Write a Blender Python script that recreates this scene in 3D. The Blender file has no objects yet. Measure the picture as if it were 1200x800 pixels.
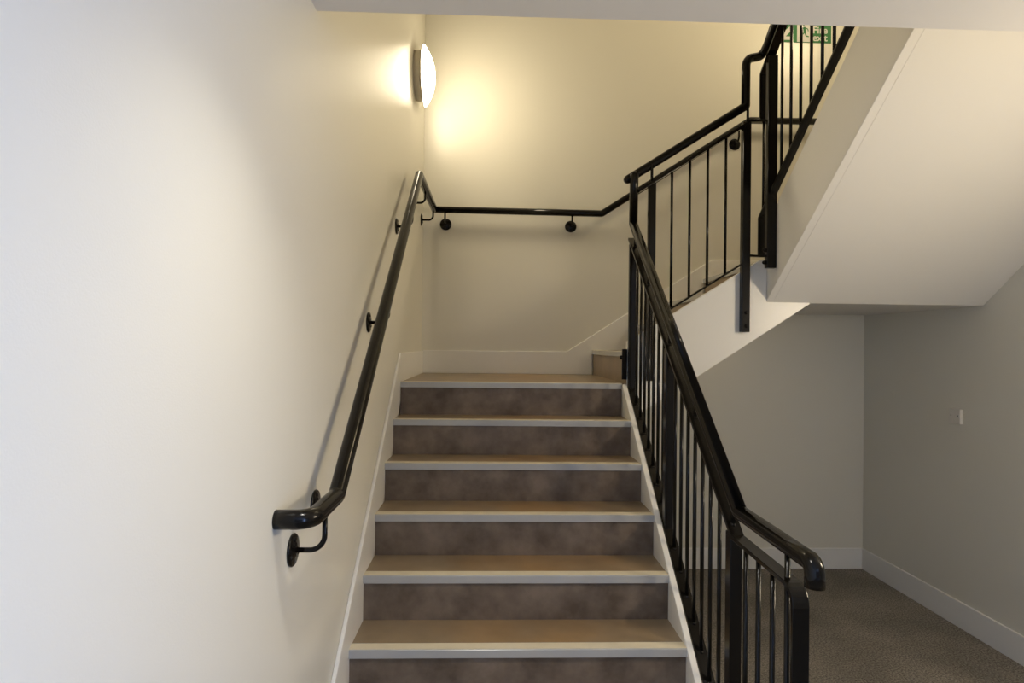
import bpy, bmesh, math, random
from mathutils import Vector, Matrix

random.seed(7)
C = bpy.context.scene.collection

# ------------------------------------------------------------------ materials
def mat(name, col, rough=.5, spec=.5, coat=0.0, metal=0.0, noise=None, bump=None):
    """noise = (scale, amount, second colour); bump = (scale, strength, distance)"""
    m = bpy.data.materials.new(name)
    m.use_nodes = True
    nt = m.node_tree
    b = nt.nodes['Principled BSDF']
    b.inputs['Base Color'].default_value = (*col, 1)
    b.inputs['Roughness'].default_value = rough
    b.inputs['Metallic'].default_value = metal
    b.inputs['Specular IOR Level'].default_value = spec
    b.inputs['Coat Weight'].default_value = coat
    b.inputs['Coat Roughness'].default_value = .08
    tc = nt.nodes.new('ShaderNodeTexCoord')
    if noise:
        sc, amt, c2 = noise
        n = nt.nodes.new('ShaderNodeTexNoise')
        n.inputs['Scale'].default_value = sc
        n.inputs['Detail'].default_value = 5
        n.inputs['Roughness'].default_value = .6
        r = nt.nodes.new('ShaderNodeValToRGB')
        r.color_ramp.elements[0].position = .5 - .5 * amt
        r.color_ramp.elements[1].position = .5 + .5 * amt
        r.color_ramp.elements[0].color = (*col, 1)
        r.color_ramp.elements[1].color = (*c2, 1)
        nt.links.new(tc.outputs['Object'], n.inputs['Vector'])
        nt.links.new(n.outputs['Fac'], r.inputs['Fac'])
        nt.links.new(r.outputs['Color'], b.inputs['Base Color'])
    if bump:
        sc, st, di = bump
        n = nt.nodes.new('ShaderNodeTexNoise')
        n.inputs['Scale'].default_value = sc
        n.inputs['Detail'].default_value = 3
        bp = nt.nodes.new('ShaderNodeBump')
        bp.inputs['Strength'].default_value = st
        bp.inputs['Distance'].default_value = di
        nt.links.new(tc.outputs['Object'], n.inputs['Vector'])
        nt.links.new(n.outputs['Fac'], bp.inputs['Height'])
        nt.links.new(bp.outputs['Normal'], b.inputs['Normal'])
    return m

def emit(name, col, strength):
    m = bpy.data.materials.new(name)
    m.use_nodes = True
    b = m.node_tree.nodes['Principled BSDF']
    b.inputs['Base Color'].default_value = (.9, .9, .88, 1)
    b.inputs['Emission Color'].default_value = (*col, 1)
    b.inputs['Emission Strength'].default_value = strength
    return m

M = {}
M['paint'] = mat('cream_wall_paint', (.755, .73, .635), .33, .5, bump=(260, .12, .002))
M['ceil'] = mat('white_ceiling_paint', (.86, .85, .84), .7, .3, bump=(260, .08, .002))
M['lobby'] = mat('dark_lobby_absorber', (.13, .105, .08), .5, .3, noise=(3, .5, (.17, .14, .11)))  # made-up dark tone, keeps blue light from reflecting in the posts
M['soffit'] = mat('soffit_paint', (.85, .83, .775), .65, .3, bump=(240, .1, .002))
M['gloss'] = mat('white_gloss_woodwork', (.85, .835, .785), .30, .45)
M['metal'] = mat('black_gloss_powder_coat', (.006, .005, .004), .18, .24, bump=(700, .03, .0004))
M['vinyl'] = mat('stone_brown_vinyl', (.100, .074, .054), .42, .35, noise=(7.0, .36, (.225, .175, .132)), bump=(300, .1, .001))
M['nosing_top'] = mat('cream_nosing_insert', (.70, .63, .47), .4, .4, noise=(18, .6, (.78, .71, .55)))
M['nosing'] = mat('grey_nosing_trim', (.44, .44, .43), .25, .6, noise=(14, .6, (.46, .46, .45)))
M['seam'] = mat('dark_joint', (.06, .05, .045), .7)
M['plastic'] = mat('white_plastic', (.72, .69, .62), .35, .45)
M['screw'] = mat('dull_screw', (.16, .15, .13), .4, .5, metal=.6)
M['lampbase'] = mat('lamp_grey_plastic', (.86, .80, .68), .4, .4)
M['green'] = mat('sign_green', (.06, .21, .085), .7, .2)
M['signwhite'] = mat('sign_white', (.68, .67, .63), .7, .2)

def carpet():
    m = mat('grey_brown_carpet', (.115, .10, .078), .95, .1)
    nt = m.node_tree
    b = nt.nodes['Principled BSDF']
    tc = nt.nodes.new('ShaderNodeTexCoord')
    n1 = nt.nodes.new('ShaderNodeTexNoise'); n1.inputs['Scale'].default_value = 120; n1.inputs['Detail'].default_value = 3
    n2 = nt.nodes.new('ShaderNodeTexNoise'); n2.inputs['Scale'].default_value = 3.2; n2.inputs['Detail'].default_value = 4
    r1 = nt.nodes.new('ShaderNodeValToRGB')
    r1.color_ramp.elements[0].position = .32; r1.color_ramp.elements[1].position = .70
    r1.color_ramp.elements[0].color = (.105, .094, .078, 1); r1.color_ramp.elements[1].color = (.40, .365, .31, 1)
    r2 = nt.nodes.new('ShaderNodeValToRGB')
    r2.color_ramp.elements[0].position = .35; r2.color_ramp.elements[1].position = .75
    r2.color_ramp.elements[0].color = (.82, .82, .82, 1); r2.color_ramp.elements[1].color = (1.22, 1.2, 1.18, 1)
    mx = nt.nodes.new('ShaderNodeMix'); mx.data_type = 'RGBA'; mx.blend_type = 'MULTIPLY'
    mx.inputs[0].default_value = 1
    bp = nt.nodes.new('ShaderNodeBump'); bp.inputs['Strength'].default_value = .6; bp.inputs['Distance'].default_value = .004
    L = nt.links.new
    L(tc.outputs['Object'], n1.inputs['Vector']); L(tc.outputs['Object'], n2.inputs['Vector'])
    L(n1.outputs['Fac'], r1.inputs['Fac']); L(n2.outputs['Fac'], r2.inputs['Fac'])
    L(r1.outputs['Color'], mx.inputs[6]); L(r2.outputs['Color'], mx.inputs[7])
    L(mx.outputs[2], b.inputs['Base Color'])
    L(n1.outputs['Fac'], bp.inputs['Height']); L(bp.outputs['Normal'], b.inputs['Normal'])
    return m
M['carpet'] = carpet()

def lit_vinyl():
    """the same vinyl painted lighter as if lit, rubbed warmer along the walking line"""
    m = mat('stone_brown_vinyl_lit', (.25, .20, .15), .36, .45)  # light falling on the treads is put into this paler base colour
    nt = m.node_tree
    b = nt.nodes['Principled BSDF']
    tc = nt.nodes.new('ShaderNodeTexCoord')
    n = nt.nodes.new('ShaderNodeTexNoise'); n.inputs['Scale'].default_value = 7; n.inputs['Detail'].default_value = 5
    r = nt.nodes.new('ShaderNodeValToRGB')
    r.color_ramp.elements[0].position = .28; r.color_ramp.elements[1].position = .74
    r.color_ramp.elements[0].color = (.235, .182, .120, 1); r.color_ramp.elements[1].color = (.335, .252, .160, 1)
    # rubbed patch where people step, a little right of the middle
    sep = nt.nodes.new('ShaderNodeSeparateXYZ')
    sub = nt.nodes.new('ShaderNodeMath'); sub.operation = 'SUBTRACT'; sub.inputs[1].default_value = .70
    ab = nt.nodes.new('ShaderNodeMath'); ab.operation = 'ABSOLUTE'
    n2 = nt.nodes.new('ShaderNodeTexNoise'); n2.inputs['Scale'].default_value = 4.5; n2.inputs['Detail'].default_value = 3
    ad = nt.nodes.new('ShaderNodeMath'); ad.operation = 'MULTIPLY_ADD'; ad.inputs[1].default_value = .9
    r2 = nt.nodes.new('ShaderNodeValToRGB')
    r2.color_ramp.elements[0].position = .42; r2.color_ramp.elements[1].position = .92
    r2.color_ramp.elements[0].color = (1.12, .94, .70, 1); r2.color_ramp.elements[1].color = (1, 1, 1, 1)
    mx = nt.nodes.new('ShaderNodeMix'); mx.data_type = 'RGBA'; mx.blend_type = 'MULTIPLY'; mx.inputs[0].default_value = 1
    L = nt.links.new
    L(tc.outputs['Object'], n.inputs['Vector']); L(tc.outputs['Object'], n2.inputs['Vector'])
    L(tc.outputs['Object'], sep.inputs[0]); L(sep.outputs['X'], sub.inputs[0]); L(sub.outputs[0], ab.inputs[0])
    L(n2.outputs['Fac'], ad.inputs[0]); L(ab.outputs[0], ad.inputs[2]); L(ad.outputs[0], r2.inputs['Fac'])
    L(n.outputs['Fac'], r.inputs['Fac'])
    L(r.outputs['Color'], mx.inputs[6]); L(r2.outputs['Color'], mx.inputs[7])
    L(mx.outputs[2], b.inputs['Base Color'])
    return m
M['tread'] = lit_vinyl()
M['dome'] = emit('lit_lamp_diffuser', (1.0, .85, .60), 29.0)
M['dome_up'] = emit('lit_upper_lamp_diffuser', (1.0, .81, .51), 58.0)
M['dome_hall'] = emit('lit_hall_lamp_diffuser', (1.0, .83, .59), 78.0)

# ------------------------------------------------------------------ mesh helpers
def box(bm, x0, x1, y0, y1, z0, z1):
    v = [bm.verts.new(p) for p in ((x0, y0, z0), (x1, y0, z0), (x1, y1, z0), (x0, y1, z0),
                                   (x0, y0, z1), (x1, y0, z1), (x1, y1, z1), (x0, y1, z1))]
    for f in ((0, 3, 2, 1), (4, 5, 6, 7), (0, 1, 5, 4), (1, 2, 6, 5), (2, 3, 7, 6), (3, 0, 4, 7)):
        bm.faces.new([v[i] for i in f])

def prism(bm, poly, ax, a0, a1):
    """polygon extruded along one axis: ax X -> (y,z), Y -> (x,z), Z -> (x,y)"""
    def P(p, a):
        return {'X': (a, p[0], p[1]), 'Y': (p[0], a, p[1]), 'Z': (p[0], p[1], a)}[ax]
    lo = [bm.verts.new(P(p, a0)) for p in poly]
    hi = [bm.verts.new(P(p, a1)) for p in poly]
    n = len(poly)
    bm.faces.new(lo); bm.faces.new(list(reversed(hi)))
    for i in range(n):
        j = (i + 1) % n
        bm.faces.new((lo[i], hi[i], hi[j], lo[j]))

def fillet(pts, rad, seg=8):
    pts = [Vector(p) for p in pts]
    if not isinstance(rad, (list, tuple)):
        rad = [rad] * len(pts)
    out = [pts[0]]
    for i in range(1, len(pts) - 1):
        a, p, b = pts[i - 1], pts[i], pts[i + 1]
        u, v = (a - p).normalized(), (b - p).normalized()
        ang = u.angle(v)
        t = rad[i] / math.tan(ang / 2)
        t = min(t, .48 * (a - p).length, .48 * (b - p).length)
        if t < 1e-4:
            out.append(p); continue
        r = t * math.tan(ang / 2)
        cen = p + (u + v).normalized() * (r / math.sin(ang / 2))
        s, e = p + u * t - cen, p + v * t - cen
        tot = s.angle(e)
        axis = s.cross(e).normalized()
        for k in range(seg + 1):
            out.append(cen + Matrix.Rotation(tot * k / seg, 3, axis) @ s)
    out.append(pts[-1])
    return out

def tube(bm, pts, r, seg=16, dome_start=False, dome_end=False):
    """round bar swept along a list of points, mitred where the list bends sharply"""
    pts = [Vector(p) for p in pts]
    n = len(pts)
    dirs = [(pts[i + 1] - pts[i]).normalized() for i in range(n - 1)]
    t0 = dirs[0]
    ref = Vector((0, 0, 1)) if abs(t0.z) < .9 else Vector((1, 0, 0))
    nrm = (ref - t0 * ref.dot(t0)).normalized()
    rings = []
    for i in range(n):
        d0 = dirs[max(i - 1, 0)]; d1 = dirs[min(i, n - 2)]
        if i > 0 and i < n - 1:
            q = d0.rotation_difference(d1)
            half = Vector((0, 0, 0)) + (d0 + d1).normalized()
            ring_n = nrm.copy()
            bi = d0.cross(ring_n)
            ring = []
            for k in range(seg):
                a = 2 * math.pi * k / seg
                o = ring_n * math.cos(a) * r + bi * math.sin(a) * r
                o = o - d0 * (o.dot(half) / d0.dot(half))
                ring.append(bm.verts.new(pts[i] + o))
            rings.append(ring)
            nrm = q @ nrm
        else:
            bi = (d0 if i else d1).cross(nrm)
            rings.append([bm.verts.new(pts[i] + nrm * math.cos(2 * math.pi * k / seg) * r + bi * math.sin(2 * math.pi * k / seg) * r) for k in range(seg)])
    for a, b in zip(rings, rings[1:]):
        for k in range(seg):
            f = bm.faces.new((a[k], a[(k + 1) % seg], b[(k + 1) % seg], b[k])); f.smooth = True
    for ring, d, dome in ((rings[0], -dirs[0], dome_start), (rings[-1], dirs[-1], dome_end)):
        c = sum((v.co for v in ring), Vector()) / seg
        if dome:
            prev = ring
            for h in (.35, .65, .88):
                s = math.sqrt(1 - h * h)
                nx = [bm.verts.new(c + (v.co - c) * s + d * r * h) for v in ring]
                for k in range(seg):
                    f = bm.faces.new((prev[k], prev[(k + 1) % seg], nx[(k + 1) % seg], nx[k])); f.smooth = True
                prev = nx
            bm.faces.new(prev)
        else:
            bm.faces.new(ring)

def flat_bar(bm, pts, wdir, width, thick):
    """flat bar (width along wdir) running along pts, mitred at the bends"""
    pts = [Vector(p) for p in pts]
    w = Vector(wdir).normalized()
    n = len(pts)
    dirs = [(pts[i + 1] - pts[i]).normalized() for i in range(n - 1)]
    rings = []
    for i in range(n):
        d0 = dirs[max(i - 1, 0)]; d1 = dirs[min(i, n - 2)]
        n0, n1 = w.cross(d0), w.cross(d1)
        m = (n0 + n1).normalized()
        k = thick / 2 / max(.3, m.dot(n0))
        c = pts[i]
        rings.append([bm.verts.new(c + w * (sx * width / 2) + m * (sz * k)) for sx, sz in ((-1, -1), (1, -1), (1, 1), (-1, 1))])
    for a, b in zip(rings, rings[1:]):
        for k in range(4):
            bm.faces.new((a[k], a[(k + 1) % 4], b[(k + 1) % 4], b[k]))
    bm.faces.new(rings[0]); bm.faces.new(list(reversed(rings[-1])))

def disc(bm, cen, ax, prof, seg=32):
    """lathe: prof is a list of (distance along ax, radius)"""
    cen, ax = Vector(cen), Vector(ax).normalized()
    ref = Vector((0, 0, 1)) if abs(ax.z) < .9 else Vector((1, 0, 0))
    u = (ref - ax * ref.dot(ax)).normalized(); v = ax.cross(u)
    rings = []
    for h, r in prof:
        rings.append([bm.verts.new(cen + ax * h + (u * math.cos(2 * math.pi * k / seg) + v * math.sin(2 * math.pi * k / seg)) * max(r, 1e-4)) for k in range(seg)])
    for a, b in zip(rings, rings[1:]):
        for k in range(seg):
            f = bm.faces.new((a[k], a[(k + 1) % seg], b[(k + 1) % seg], b[k])); f.smooth = True
    bm.faces.new(rings[0]); bm.faces.new(list(reversed(rings[-1])))

def build(name, bm, m, parent=None, bevel=0.0):
    bmesh.ops.recalc_face_normals(bm, faces=bm.faces)
    me = bpy.data.meshes.new(name)
    bm.to_mesh(me); bm.free()
    me.materials.append(m)
    o = bpy.data.objects.new(name, me)
    C.objects.link(o)
    if parent is not None:
        o.parent = parent
        # parts keep world coordinates: undo every ancestor's offset
        p, off = parent, Vector((0, 0, 0))
        while p is not None:
            off += p.location; p = p.parent
        o.location = -off
    if bevel:
        b = o.modifiers.new('edge', 'BEVEL')
        b.width = bevel; b.segments = 2; b.limit_method = 'ANGLE'; b.angle_limit = math.radians(35)
    return o

def thing(name, label, cat, loc, group=None):
    o = bpy.data.objects.new(name, None)
    o.empty_display_size = .1
    C.objects.link(o)
    o.location = loc
    o['label'] = label; o['category'] = cat
    if group: o['group'] = group
    return o

def struct(name, bm, m, label=None, cat=None, bevel=0.0):
    o = build(name, bm, m, None, bevel)
    o['kind'] = 'structure'
    if label: o['label'] = label
    if cat: o['category'] = cat
    return o

# ------------------------------------------------------------------ dimensions (metres)
R = .175            # riser
G = .228            # going of the lower and upper flights
G2 = .27            # going of the short middle flight
XL, XR = 0.0, 1.20  # inner faces of the lower flight's stringers
XWL = -.015         # left wall
YB = 1.105          # back wall
XWR = 3.225         # right wall
L1 = 8 * R          # first landing
L2 = 12 * R         # second landing
XT = 1.993          # outer face of the upper flight
HS = 1.855          # soffit of the second landing
YC, ZC = -1.577, 2.539   # edge and height of the ground-floor ceiling
YF = -6.6           # wall behind the camera
TOP = 5.3

# ------------------------------------------------------------------ the setting
bm = bmesh.new(); box(bm, XWL - .15, XWR + .15, YF - .15, YB + .15, -.15, 0)
struct('floor', bm, M['carpet'], 'grey-brown short pile carpet floor below the stairs', 'floor')
bm = bmesh.new(); box(bm, XWL - .15, XWL, YF, YB + .15, 0, TOP)
struct('wall_left', bm, M['paint'], 'cream wall on the left carrying the lamp and the wall handrail', 'wall')
bm = bmesh.new(); box(bm, XWL, XWR, YB, YB + .15, 0, TOP)
struct('wall_back', bm, M['paint'], 'cream wall behind the landings and below the stairs', 'wall')
bm = bmesh.new(); box(bm, XWR, XWR + .15, -4.5, YB + .15, 0, TOP)
box(bm, XWR, XWR + .15, YF, -6.2, 0, TOP)
box(bm, XWR, XWR + .15, -6.2, -4.5, 2.3, TOP)      # glazed entrance opening in the lobby
struct('wall_right', bm, M['paint'], 'grey-cream wall on the right below the upper flight', 'wall')
bm = bmesh.new(); box(bm, XWL, XWR, YF - .15, YF, 0, ZC)
struct('wall_front', bm, M['lobby'], 'unseen wall at the far end of the lobby, made dark to damp blue reflections', 'wall')
YP = -4.10                          # unseen partition added to cut off the daylight, its jamb shapes the falloff
bm = bmesh.new(); prism(bm, [(XWL, 0), (.10, 0), (.10, 2.44), (2.10, 2.44), (2.10, 0), (XWR, 0), (XWR, ZC), (XWL, ZC)], 'Y', YP - .12, YP)
struct('wall_daylight_cut', bm, M['paint'], 'added cream partition, unseen, whose opening trims the daylight on the left wall', 'wall')
bm = bmesh.new(); box(bm, XWL, XWR, YF - .15, YC, ZC, 2.80)
struct('ceiling', bm, M['ceil'], 'white ceiling of the hall ending in a straight edge before the stairwell', 'ceiling')
bm = bmesh.new(); box(bm, XWL - .15, XWR + .15, YF - .15, YB + .15, TOP, TOP + .15)
struct('ceiling_upper', bm, M['ceil'], 'white ceiling high above the stairwell', 'ceiling')
bm = bmesh.new(); box(bm, XWL, XWR, -3.6, -3.45, 2.80, TOP)
struct('wall_upper', bm, M['paint'], 'cream wall closing the stairwell above the hall', 'wall')

# skirting boards
SK = .014
bm = bmesh.new()
prism(bm, [(XR + .03, 0), (XWR, 0), (XWR, .150), (XR + .03, .150)], 'Y', YB - SK, YB)
struct('baseboard_back', bm, M['gloss'], 'white skirting board along the back wall below the stairs', 'skirting board', .003)
bm = bmesh.new()
box(bm, XWR - SK, XWR, YP, YB - SK, 0, .150)
struct('baseboard_right', bm, M['gloss'], 'white skirting board along the foot of the right wall', 'skirting board', .003)
bm = bmesh.new()
prism(bm, [(XL + .0, L1), (1.215, L1), (1.215, L1 + R), (1.485, L1 + R), (1.485, L1 + 2 * R), (1.755, L1 + 2 * R), (1.755, L1 + 3 * R), (2.025, L1 + 3 * R), (2.025, L2),
           (XWR, L2), (XWR, 2.245), (2.085, 2.245), (1.030, 1.563), (XL, 1.563)], 'Y', YB - SK, YB)
struct('trim_1', bm, M['gloss'], 'white skirting on the back wall, level on the landing then rising with the short flight', 'skirting board', .003)

# ------------------------------------------------------------------ steps
def nosing_strip(name, run, along, parent):
    """run = ('Y', y, z) strip whose front faces -Y at y, top at z; along = extent; or ('X', x, z) facing -X"""
    ax, f, z = run
    a0, a1 = along
    prof = [(f, z - .028), (f + .0035, z - .028), (f + .0035, z - .004), (f + .052, z - .004), (f + .052, z + .0012), (f + .002, z + .0012), (f, z - .001)]
    bm = bmesh.new()
    prism(bm, prof, 'X' if ax == 'Y' else 'Y', a0, a1)
    o = build(name, bm, M['nosing'], parent)
    # the cream insert that covers the strip's top
    bm = bmesh.new()
    if ax == 'Y':
        box(bm, a0, a1, f + .005, f + .048, z + .0012, z + .0026)
    else:
        box(bm, f + .005, f + .048, a0, a1, z + .0012, z + .0026)
    build('insert', bm, M['nosing_top'], o)
    return o

REC = .012     # riser set back behind the nosing face
# lower flight ----------------------------------------------------------
f1 = thing('stair_flight', 'lower stair flight of brown vinyl steps with pale nosings, climbing straight ahead', 'stairs', (.6, -7 * G, 0))
def y_nose(k): return -(8 - k) * G
for k in range(1, 9):
    z = k * R
    y = y_nose(k)
    bm = bmesh.new(); box(bm, XL, XR, y + REC, y + REC + .012, (k - 1) * R, z - .012)
    build('riser', bm, M['vinyl'], f1)
    if k < 8:
        bm = bmesh.new(); box(bm, XL, XR, y + .003, y + G + REC, z - .012, z)
        build('tread', bm, M['tread'], f1)
    nosing_strip('nosing', ('Y', y, z), (XL, XR), f1)
# waist slab
bm = bmesh.new()
poly = []
for k in range(1, 9):
    poly += [(y_nose(k) + REC + .012, (k - 1) * R), (y_nose(k) + REC + .012, k * R - .012)]
poly += [(.05, L1 - .012), (.05, L1 - .20), (y_nose(1) + REC + .012 + .20, 0)]
prism(bm, poly, 'X', XL, XR)
build('body', bm, M['soffit'], f1)
# stringers
def ytop_l(y): return 1.538 + .771 * y
bm = bmesh.new()
prism(bm, [(-1.86, 0), (-1.86, ytop_l(-1.86)), (.022, ytop_l(.022)), (.022, 1.30), (-.20, 1.1), (-1.55, 0)], 'X', XWL + .0005, XL)
build('stringer', bm, M['gloss'], f1, .003)
def ytop_r(y): return 1.385 + .762 * y
bm = bmesh.new()
prism(bm, [(-1.74, 0), (-1.74, ytop_r(-1.74)), (-.006, ytop_r(-.006) + .02), (-.006, 1.15), (-1.45, 0)], 'X', XR, XR + .024)
build('stringer', bm, M['gloss'], f1, .003)

# first landing ---------------------------------------------------------
ld = thing('stair_landing', 'small square brown vinyl landing at the head of the lower flight', 'landing', (.6, .55, L1))
bm = bmesh.new(); box(bm, XL, XR + .022, .0535, YB - SK, L1 - .012, L1)
build('deck', bm, M['tread'], ld)
bm = bmesh.new(); box(bm, XL, XR + .02, .0535, YB - .002, L1 - .2, L1 - .0125)
build('slab', bm, M['soffit'], ld)
bm = bmesh.new(); box(bm, XWL + .0005, XL - .0005, .023, YB - .0005, L1 - .1, 1.556)
sk = struct('baseboard_left', bm, M['gloss'], 'white skirting board on the left wall at the landing', 'skirting board', .003)

# middle flight ---------------------------------------------------------
f2 = thing('stair_flight', 'short middle stair flight climbing to the right along the back wall', 'stairs', (1.6, .55, L1))
X2 = 1.210
def x_nose(k): return X2 + (k - 1) * G2
Y20, Y21 = .030, YB - SK - .0005
for k in range(1, 5):
    z = L1 + k * R
    x = x_nose(k)
    zb = L1 + (k - 1) * R
    y0 = Y20 if k > 1 else .004
    bm = bmesh.new(); box(bm, x + REC, x + REC + .012, y0, Y21, zb + .0002, z - .012)
    build('riser', bm, M['tread'], f2)  # paler lit copy of the vinyl paints in the warm lamp light
    if k < 4:
        bm = bmesh.new(); box(bm, x + .003, x + G2 + REC, y0, Y21, z - .012, z)
        build('tread', bm, M['tread'], f2)
    nosing_strip('nosing', ('X', x, z), (y0, Y21), f2)
def z2bot(x): return 1.436 + .652 * (x - 1.60)
bm = bmesh.new()
poly = []
for k in range(1, 5):
    poly += [(x_nose(k) + REC + .012, L1 + (k - 1) * R), (x_nose(k) + REC + .012, L1 + k * R - .013)]
poly += [(2.24, L2 - .013), (2.24, z2bot(2.24)), (X2 + REC + .02, z2bot(X2 + REC + .02))]
prism(bm, poly, 'Y', Y20, YB - .0005)
build('body', bm, M['soffit'], f2)
def z2top(x): return 1.792 + .625 * (x - 1.486)
bm = bmesh.new()
prism(bm, [(1.226, z2bot(1.226)), (2.236, z2bot(2.236)), (2.236, HS + .002), (1.9925, HS + .002), (1.9925, 2.088), (1.958, 2.088), (1.226, z2top(1.226))], 'Y', -.002, Y20)
build('stringer', bm, M['gloss'], f2, .002)

# second landing --------------------------------------------------------
ld2 = thing('stair_landing', 'upper landing in the back right corner, at the head of the middle flight', 'landing', (2.6, .55, L2))
bm = bmesh.new(); box(bm, 2.245, XWR - .0005, .013, YB - .0005, HS, L2 - .013)
build('slab', bm, M['soffit'], ld2)
bm = bmesh.new(); box(bm, 2.074, XWR - .0005, .03, YB - SK - .0005, L2 - .0125, L2)
build('deck', bm, M['tread'], ld2)

# upper flight ----------------------------------------------------------
f3 = thing('stair_flight', 'upper stair flight climbing towards the camera, seen from below as a cream sloping soffit', 'stairs', (2.6, 0, L2))
Y3 = .012
ML = .767
def y3_nose(k): return Y3 - (k - 1) * G
NS3 = 8
for k in range(1, NS3 + 1):
    z = L2 + k * R; y = y3_nose(k)
    bm = bmesh.new(); box(bm, XT + .04, XWR - .001, y - REC - .012, y - REC, z - R, z - .012)
    build('riser', bm, M['vinyl'], f3)
    bm = bmesh.new(); box(bm, XT + .04, XWR - .001, y - G - REC, y - .003, z - .012, z)
    build('tread', bm, M['tread'], f3)
def z3bot(y): return HS + ML * (.0108 - y)
def z3top(y): return 2.384 + .775 * (-.129 - y)
YE = -1.95
bm = bmesh.new()
poly = [(.0108, HS), (.0108, L2 - .005)]
for k in range(1, NS3 + 1):
    y = y3_nose(k)
    poly += [(y - REC - .013, L2 + (k - 1) * R - .0135), (y - REC - .013, L2 + k * R - .0135)]
poly += [(YE, L2 + NS3 * R - .0135), (YE, z3bot(YE))]
prism(bm, poly, 'X', XT + .0405, XWR - .0005)
build('body', bm, M['soffit'], f3)
bm = bmesh.new()
prism(bm, [(.0108, HS), (.0108, z3top(.0108)), (YE, z3top(YE)), (YE, z3bot(YE))], 'X', XT, XT + .040)
build('stringer', bm, M['soffit'], f3, .002)

# ------------------------------------------------------------------ wall handrail
RT = .0232
RX = .068
wh = thing('wall_handrail', 'black tubular handrail bracketed to the left and back walls, climbing round the corner', 'handrail', (XWL, -1.8, 1.18))
YR = 1.022
path = [(XWL, -1.853, 1.186), (RX, -1.853, 1.186), (RX, -1.615, 1.184), (RX, .165, 2.565), (RX + .005, YR, 2.556),
        (1.262, YR, 2.549), (2.325, YR, 3.240), (3.0, YR, 3.243)]
bm = bmesh.new()
tube(bm, fillet(path, [0, .065, .03, .02, .012, .02, .02, 0], 8), RT, 20)
build('rail', bm, M['metal'], wh)
def bracket(wall, n, rail, parent):
    """wall: centre of the round wall plate; n: wall normal; rail: point on the rail's underside"""
    wall, n, rail = Vector(wall), Vector(n), Vector(rail)
    out = (rail - wall).dot(n)
    elbow = wall + n * out
    bm = bmesh.new()
    tube(bm, fillet([wall + n * .004, elbow, rail], .045, 10), .0068, 12)
    arm = build('bracket', bm, M['metal'], parent)
    bm = bmesh.new()
    disc(bm, wall, n, [(.0002, .041), (.004, .042), (.0075, .039), (.0085, .020), (.012, .015), (.013, .008)], 32)
    t = n.cross(Vector((0, 0, 1)))
    for k in range(3):
        a = math.radians(90 + 120 * k)
        disc(bm, wall + (t * math.cos(a) + Vector((0, 0, 1)) * math.sin(a)) * .027 + n * .007, n, [(0, .0062), (.003, .0058), (.004, .003)], 12)
    build('rosette', bm, M['metal'], arm)
def rail_z(y):
    if y < -1.615: return 1.185
    if y > .165: return 2.558
    return 1.184 + (y + 1.615) / 1.78 * 1.381
for y, z in ((-1.730, 1.074), (-1.535, 1.140), (-.806, 1.69), (-.115, 2.215), (.47, 2.474), (.985, 2.474)):
    bracket((XWL, y, z), (1, 0, 0), (RX, y, rail_z(y) - RT * .8), wh)
for x, z in ((.148, 2.468), (1.050, 2.468), (2.246, 3.090)):
    zr = 2.553 if x < 1.26 else 2.549 + (x - 1.262) * .65
    bracket((x, YB, z), (0, -1, 0), (x, YR, zr - RT * .8), wh)

# ------------------------------------------------------------------ balustrade
bal = thing('balustrade', 'black steel balustrade with tubular top handrail, running up the open side of all flights', 'railing', (1.25, -1.85, 0))
PX = 1.250
S1 = .800
def hz1(y): return 1.103 + S1 * (y + 1.472)          # handrail, lower flight
def tz1(y): return 1.022 + .797 * (y + 1.452)        # top rail
def bz1(y): return .668 + .772 * (y + .94)           # bottom rail
P2Y = -.028
def hz2(x): return 2.541 + .640 * (x - 1.262)
def tz2(x): return hz2(x) - .098
def bz2(x): return 1.822 + .640 * (x - 1.47)
X3 = 1.971
def hz3(y): return 3.300 + .764 * (-.12 - y)
def tz3(y): return 3.204 + .764 * (-.12 - y)
def bz3(y): return 2.472 + .764 * (-.176 - y)

path = [(PX, -1.905, 1.046), (PX, -1.905, 1.100), (PX, -1.472, 1.103), (PX, -.012, hz1(-.012)), (PX - .002, P2Y - .004, 2.530)]
bm = bmesh.new()
tube(bm, fillet(path, [0, .062, .012, .012, 0], 8), RT, 20, dome_end=True)
path = [(1.218, P2Y + .022, hz2(1.218)), (1.856, P2Y, hz2(1.856)), (1.856, P2Y, 3.178), (X3 - .012, .006, 3.212), (X3 - .008, -.05, hz3(-.05)), (X3 - .008, -1.55, hz3(-1.55))]
tube(bm, fillet(path, [0, .008, .055, .06, .04, 0], 8), RT, 20, dome_start=True)
build('handrail', bm, M['metal'], bal)

# lower flight panel
bm = bmesh.new()
pts = fillet([(PX, .020, tz1(.020)), (PX, -1.452, 1.022), (PX, -1.838, 1.014), (PX, -1.838, .005)], [0, .01, .045, 0], 6)
flat_bar(bm, pts, (1, 0, 0), .042, .012)
build('top_rail', bm, M['metal'], bal, .0015)
bm = bmesh.new()
pts = fillet([(PX, -.02, bz1(-.02)), (PX, -1.60, bz1(-1.60)), (PX, -1.832, .10)], .01, 3)
flat_bar(bm, pts, (1, 0, 0), .042, .012)
build('bottom_rail', bm, M['metal'], bal, .0015)
def post(x0, x1, y0, y1, z0, z1):
    bm = bmesh.new(); box(bm, x0, x1, y0, y1, z0, z1)
    return build('post', bm, M['metal'], bal, .003)
post(PX - .022, PX + .020, -.030, -.004, 1.30, tz1(-.017) - .005)
post(PX - .019, PX + .023, -.736, -.696, .52, tz1(-.716) - .01)
post(PX - .017, PX + .021, -1.443, -1.401, .005, tz1(-1.43) - .01)
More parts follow.
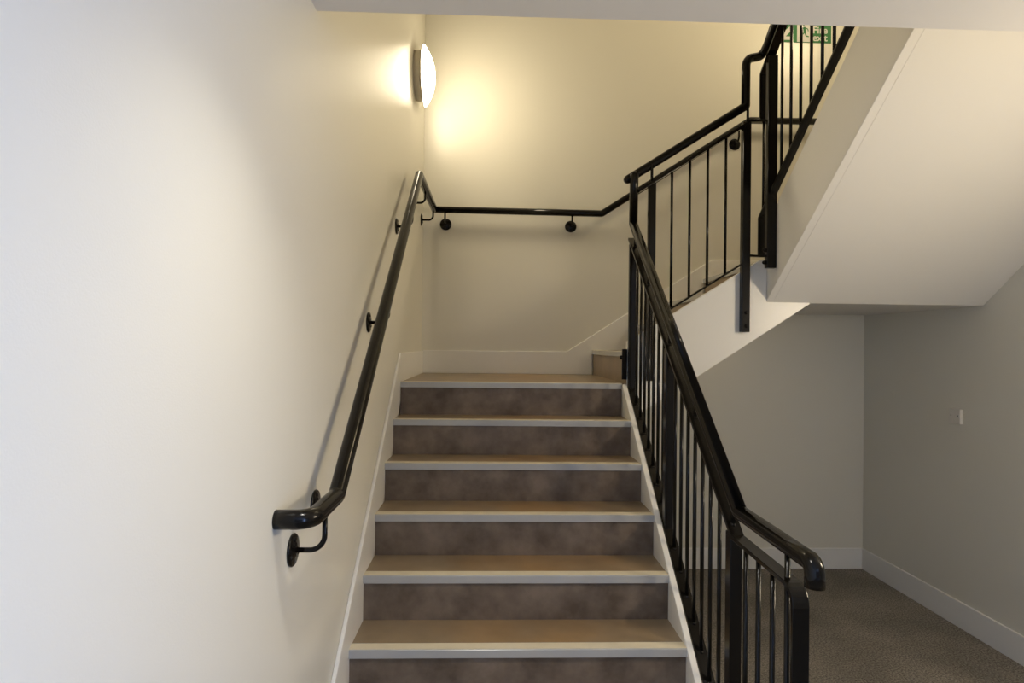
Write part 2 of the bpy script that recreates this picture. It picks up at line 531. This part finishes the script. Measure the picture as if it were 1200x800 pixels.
def rod(name, a, b, r=.0074, foot=None):
    bm = bmesh.new(); tube(bm, [a, b], r, 10)
    if foot is not None:      # weld bead at the foot
        disc(bm, Vector(a) + Vector(foot) * .001, foot, [(0, .0105), (.004, .0095), (.008, r)], 12)
    return build(name, bm, M['metal'], bal)
ys = [-.808 - .0832 * i for i in range(7)] + [-.63 + .0845 * i for i in range(7)]
for y in ys:
    rod('baluster', (PX, y, bz1(y)), (PX, y, tz1(y)), foot=(0, 0, 1))
for y in (-1.519, -1.605, -1.692):
    zb = bz1(y) if y > -1.6 else bz1(-1.6) - (y + 1.6) / -.232 * (bz1(-1.6) - .10)
    rod('baluster', (PX, y, zb), (PX, y, 1.018))
rod('baluster', (PX, -1.773, .115), (PX, -1.773, 1.100))
for y in (-.35, -.716, -1.056, -1.42):
    rod('stub', (PX, y, tz1(y)), (PX, y, hz1(y)), .0075, foot=(0, 0, 1))
rod('stub', (PX, -.06, tz1(-.06)), (PX, -.06, hz1(-.06)), .0075)
# fixing plate on the side of the landing with its bolts
bm = bmesh.new(); box(bm, 1.196, 1.2245, -.012, -.0035, 1.425, 1.590)
pl = build('fixing_plate', bm, M['metal'], bal, .002)
bm = bmesh.new()
for z in (1.545,):
    disc(bm, (1.197, -.008, z), (-1, 0, 0), [(-.004, .011), (.009, .011), (.013, .007)], 16)
build('bolt', bm, M['metal'], pl)

# middle flight panel
bm = bmesh.new()
flat_bar(bm, [(1.270, P2Y, tz2(1.270) - .005), (1.868, P2Y, tz2(1.868) - .005)], (0, 1, 0), .045, .016)
build('top_rail', bm, M['metal'], bal, .0015)
bm = bmesh.new()
flat_bar(bm, [(1.345, P2Y, bz2(1.345)), (1.862, P2Y, bz2(1.862))], (0, 1, 0), .030, .010)
build('bottom_rail', bm, M['metal'], bal, .0015)
post(1.325, 1.367, -.040, -.016, 1.42, tz2(1.345) - .004)
p2 = post(1.841, 1.885, -.040, -.0025, 1.690, tz2(1.862) + .006)
for z in (1.795, 1.722):
    bm = bmesh.new()
    disc(bm, (1.866, -.040, z), (0, -1, 0), [(-.002, .010), (.006, .010), (.010, .006)], 16)
    build('bolt', bm, M['metal'], p2)
for x in (1.455, 1.553, 1.651, 1.750):
    rod('baluster', (x, P2Y, bz2(x)), (x, P2Y, tz2(x)))
rod('stub', (1.345, P2Y, tz2(1.345)), (1.345, P2Y, hz2(1.345)), .0075)
rod('stub', (1.868, P2Y, tz2(1.868)), (1.868, P2Y, hz2(1.856)), .0075)
bm = bmesh.new()
flat_bar(bm, [(1.872, -.01, 2.110), (1.955, .010, 2.110)], (0, 1, 0), .024, .010)
build('cross_bar', bm, M['metal'], bal, .0015)
bm = bmesh.new()
flat_bar(bm, [(1.866, -.024, 2.838), (1.985, -.004, 2.850)], (0, 1, 0), .036, .014)
build('cross_bar', bm, M['metal'], bal, .0015)

# upper flight panel
YT = -1.52
bm = bmesh.new()
flat_bar(bm, fillet([(X3 - .001, .002, 2.845), (X3 - .001, .002, tz3(.002)), (X3 - .001, YT, tz3(YT))], [0, .012, 0], 4), (1, 0, 0), .048, .012)
build('top_rail', bm, M['metal'], bal, .0015)
bm = bmesh.new()
pts = fillet([(X3, .020, 2.106), (X3, .020, bz3(.020)), (X3, YT, bz3(YT))], [0, .01, 0], 4)
flat_bar(bm, pts, (1, 0, 0), .040, .012)
build('bottom_rail', bm, M['metal'], bal, .0015)
p3 = post(1.941, 1.9925, -.118, -.084, 2.030, tz3(-.1) - .028)
for z in (2.125, 2.060):
    bm = bmesh.new()
    disc(bm, (1.942, -.101, z), (-1, 0, 0), [(-.002, .010), (.012, .010), (.018, .006)], 16)
    build('bolt', bm, M['metal'], p3)
y = .002
rod('baluster', (X3, y, bz3(.010)), (X3, y, 2.85))
for i in range(14):
    y = -.207 - .0968 * i
    rod('baluster', (X3, y, bz3(y)), (X3, y, tz3(y)))
for y in (-.10, -.70, -1.3):
    rod('stub', (X3, y, tz3(y)), (X3, y, hz3(y)), .0075)

# ------------------------------------------------------------------ lamps
def bulkhead(label, cen, n, dome, name='wall_lamp'):
    root = thing(name, label, 'lamp', cen)
    bm = bmesh.new()
    disc(bm, cen, n, [(.0003, .150), (.046, .155), (.050, .150)], 48)
    base = build('base', bm, M['lampbase'], root)
    c, nn = Vector(cen), Vector(n)
    t = nn.cross(Vector((0, 0, 1)))
    bm = bmesh.new()
    p = c + nn * .024 - t * .1535 * nn.x + Vector((0, 0, .025))
    box(bm, p.x - .009, p.x + .009, p.y - .004, p.y + .004, p.z - .022, p.z + .022)
    build('clip', bm, M['screw'], base)
    bm = bmesh.new()
    disc(bm, cen, n, [(.047, .160), (.047, .183), (.049, .1875), (.053, .1875), (.055, .183)], 48)
    build('rim', bm, M['plastic'], root)
    bm = bmesh.new()
    rr, sag = .1845, .064
    R_ = (rr * rr + sag * sag) / (2 * sag)
    prof = [(.053, .1845)]
    for i in range(13):
        r_ = rr * (1 - i / 12)
        prof.append((.0585 + math.sqrt(R_ * R_ - r_ * r_) - (R_ - sag), r_))
    disc(bm, cen, n, prof, 48)
    build('diffuser', bm, dome, root)
    return root
bulkhead('round white lit bulkhead lamp on the left wall near the corner', (XWL, .605, 3.315), (1, 0, 0), M['dome'])

bulkhead('round bulkhead lamp on the right wall above the upper landing', (XWR, .12, 4.25), (-1, 0, 0), M['dome_up'])
bulkhead('round bulkhead lamp on the right wall of the hall, before the stairs', (XWR, -1.95, 1.85), (-1, 0, 0), M['dome_hall'])

# ------------------------------------------------------------------ fire exit sign
sg = thing('fire_exit_sign', 'green and white fire exit sign on the back wall behind the upper balusters', 'sign', (2.75, YB, 3.925))
SX0, SX1, SZ0, SZ1 = 2.530, 2.958, 3.852, 4.002
bm = bmesh.new(); box(bm, SX0, SX1, YB - .004, YB - .0003, SZ0, SZ1)
build('plate', bm, M['green'], sg, .001)
ys_ = YB - .0052
def flat(name, polys, m, y0=None):
    bm = bmesh.new()
    y0 = ys_ if y0 is None else y0
    for p in polys:
        prism(bm, p, 'Y', y0, y0 + .0011)
    return build(name, bm, m, sg)
# white arrow pointing down to the left
flat('arrow', [[(2.560, 3.868), (2.658, 3.868), (2.658, 3.893), (2.617, 3.893), (2.666, 3.944), (2.646, 3.966), (2.586, 3.910), (2.586, 3.966), (2.560, 3.966)]], M['signwhite'])
# white doorway panel with the running figure
flat('panel', [[(2.702, SZ0 + .004), (2.800, SZ0 + .004), (2.800, SZ1 - .006), (2.702, SZ1 - .006)]], M['signwhite'])
yf = ys_ - .0009
def limb(a, b, w):
    a, b = Vector((a[0], a[1])), Vector((b[0], b[1]))
    d = (b - a).normalized(); n_ = Vector((-d.y, d.x)) * w / 2
    return [tuple(a + n_), tuple(b + n_), tuple(b - n_), tuple(a - n_)]
fx, fz = 2.755, 3.925
head = [(fx - .006 + .009 * math.cos(t * math.pi / 6), fz + .052 + .009 * math.sin(t * math.pi / 6)) for t in range(12)]
flat('figure', [head, limb((fx, fz + .040), (fx + .004, fz + .002), .018), limb((fx, fz + .034), (fx - .022, fz + .020), .007), limb((fx - .022, fz + .020), (fx - .030, fz + .030), .006),
                limb((fx + .004, fz + .034), (fx + .026, fz + .026), .007), limb((fx + .026, fz + .026), (fx + .030, fz + .010), .006),
                limb((fx + .004, fz + .004), (fx - .016, fz - .018), .009), limb((fx - .016, fz - .018), (fx - .028, fz - .046), .008),
                limb((fx + .004, fz + .004), (fx + .014, fz - .026), .009), limb((fx + .014, fz - .026), (fx + .034, fz - .030), .008)], M['green'], yf)
def lettering(txt, x, z, size):
    cu = bpy.data.curves.new('lettering', 'FONT')
    cu.body = txt; cu.size = size; cu.extrude = .0005; cu.offset = .0012
    cu.space_line = .78
    tmp = bpy.data.objects.new('tmp', cu)
    C.objects.link(tmp)
    bpy.context.view_layer.update()
    me = bpy.data.meshes.new_from_object(tmp.evaluated_get(bpy.context.evaluated_depsgraph_get()))
    bpy.data.objects.remove(tmp)
    me.materials.clear(); me.materials.append(M['signwhite'])
    me.transform(Matrix.Translation((x, ys_ + .0003, z)) @ Matrix.Rotation(math.pi / 2, 4, 'X'))
    o = bpy.data.objects.new('lettering', me)
    C.objects.link(o); o.parent = sg; o.location = -sg.location
    return o
lettering('Fire\nexit', 2.818, 3.922, .072)

# ------------------------------------------------------------------ switch plate on the right wall
sw = thing('switch_plate', 'small square white blanking plate with two screws on the right wall', 'wall plate', (XWR, .196, 1.22))
bm = bmesh.new(); box(bm, XWR - .020, XWR - .0003, .153, .239, 1.174, 1.262)
build('plate', bm, M['plastic'], sw, .003)
for y in (.170, .222):
    bm = bmesh.new(); disc(bm, (XWR - .0198, y, 1.222), (-1, 0, 0), [(0, .0042), (.001, .004), (.0014, .002)], 12)
    build('screw', bm, M['screw'], sw)

# ------------------------------------------------------------------ light
def area(name, loc, rot, sx, sy, col, power):
    l = bpy.data.lights.new(name, 'AREA')
    l.shape = 'RECTANGLE'; l.size = sx; l.size_y = sy; l.color = col; l.energy = power
    o = bpy.data.objects.new(name, l)
    o.location = loc; o.rotation_euler = rot
    C.objects.link(o)
    return o
# daylight in the entrance opening behind the camera
area('entrance_daylight', (XWR + .08, -5.35, 1.15), (math.radians(90), 0, math.radians(90)), 1.66, 2.25, (.34, .52, 1.0), 245)
# recessed downlight in the hall ceiling, close to the left wall
dl = thing('ceiling_downlight', 'small round recessed downlight in the hall ceiling near the left wall', 'lamp', (.45, -2.25, ZC))
bm = bmesh.new()
disc(bm, (.45, -2.25, ZC), (0, 0, -1), [(.0003, .075), (.004, .074), (.006, .068), (.006, .058), (.0022, .056)], 32)
build('trim_ring', bm, M['plastic'], dl)
l = bpy.data.lights.new('downlight_bulb', 'SPOT'); l.spot_size = math.radians(100); l.spot_blend = 1.0
l.shadow_soft_size = .035; l.color = (1.0, .95, .86); l.energy = 56
o = bpy.data.objects.new('downlight_bulb', l); o.location = (.45, -2.25, ZC - .008); C.objects.link(o)

w = bpy.data.worlds.new('world'); bpy.context.scene.world = w
w.use_nodes = True
w.node_tree.nodes['Background'].inputs[0].default_value = (.6, .75, 1, 1)
w.node_tree.nodes['Background'].inputs[1].default_value = .3

# ------------------------------------------------------------------ camera
cam = bpy.data.cameras.new('camera')
cam.sensor_fit = 'HORIZONTAL'; cam.sensor_width = 36
cam.lens = 36 * 718.97 / 1200
cam.clip_start = .05
co = bpy.data.objects.new('camera', cam)
C.objects.link(co)
yaw, pitch, roll = -.0327, .0068, .0115
fw = Vector((math.sin(-yaw) * math.cos(pitch), math.cos(yaw) * math.cos(pitch), math.sin(pitch)))
rt = Vector((math.cos(yaw), math.sin(yaw), 0)); up = rt.cross(fw)
r2 = rt * math.cos(roll) + up * math.sin(roll); u2 = -rt * math.sin(roll) + up * math.cos(roll)
co.matrix_world = Matrix(((r2.x, u2.x, -fw.x, .4897), (r2.y, u2.y, -fw.y, -3.3181), (r2.z, u2.z, -fw.z, 1.6019), (0, 0, 0, 1)))
bpy.context.scene.camera = co

vs = bpy.context.scene.view_settings
vs.view_transform = 'Standard'; vs.look = 'None'; vs.exposure = .18; vs.gamma = 1
vs.use_curve_mapping = False
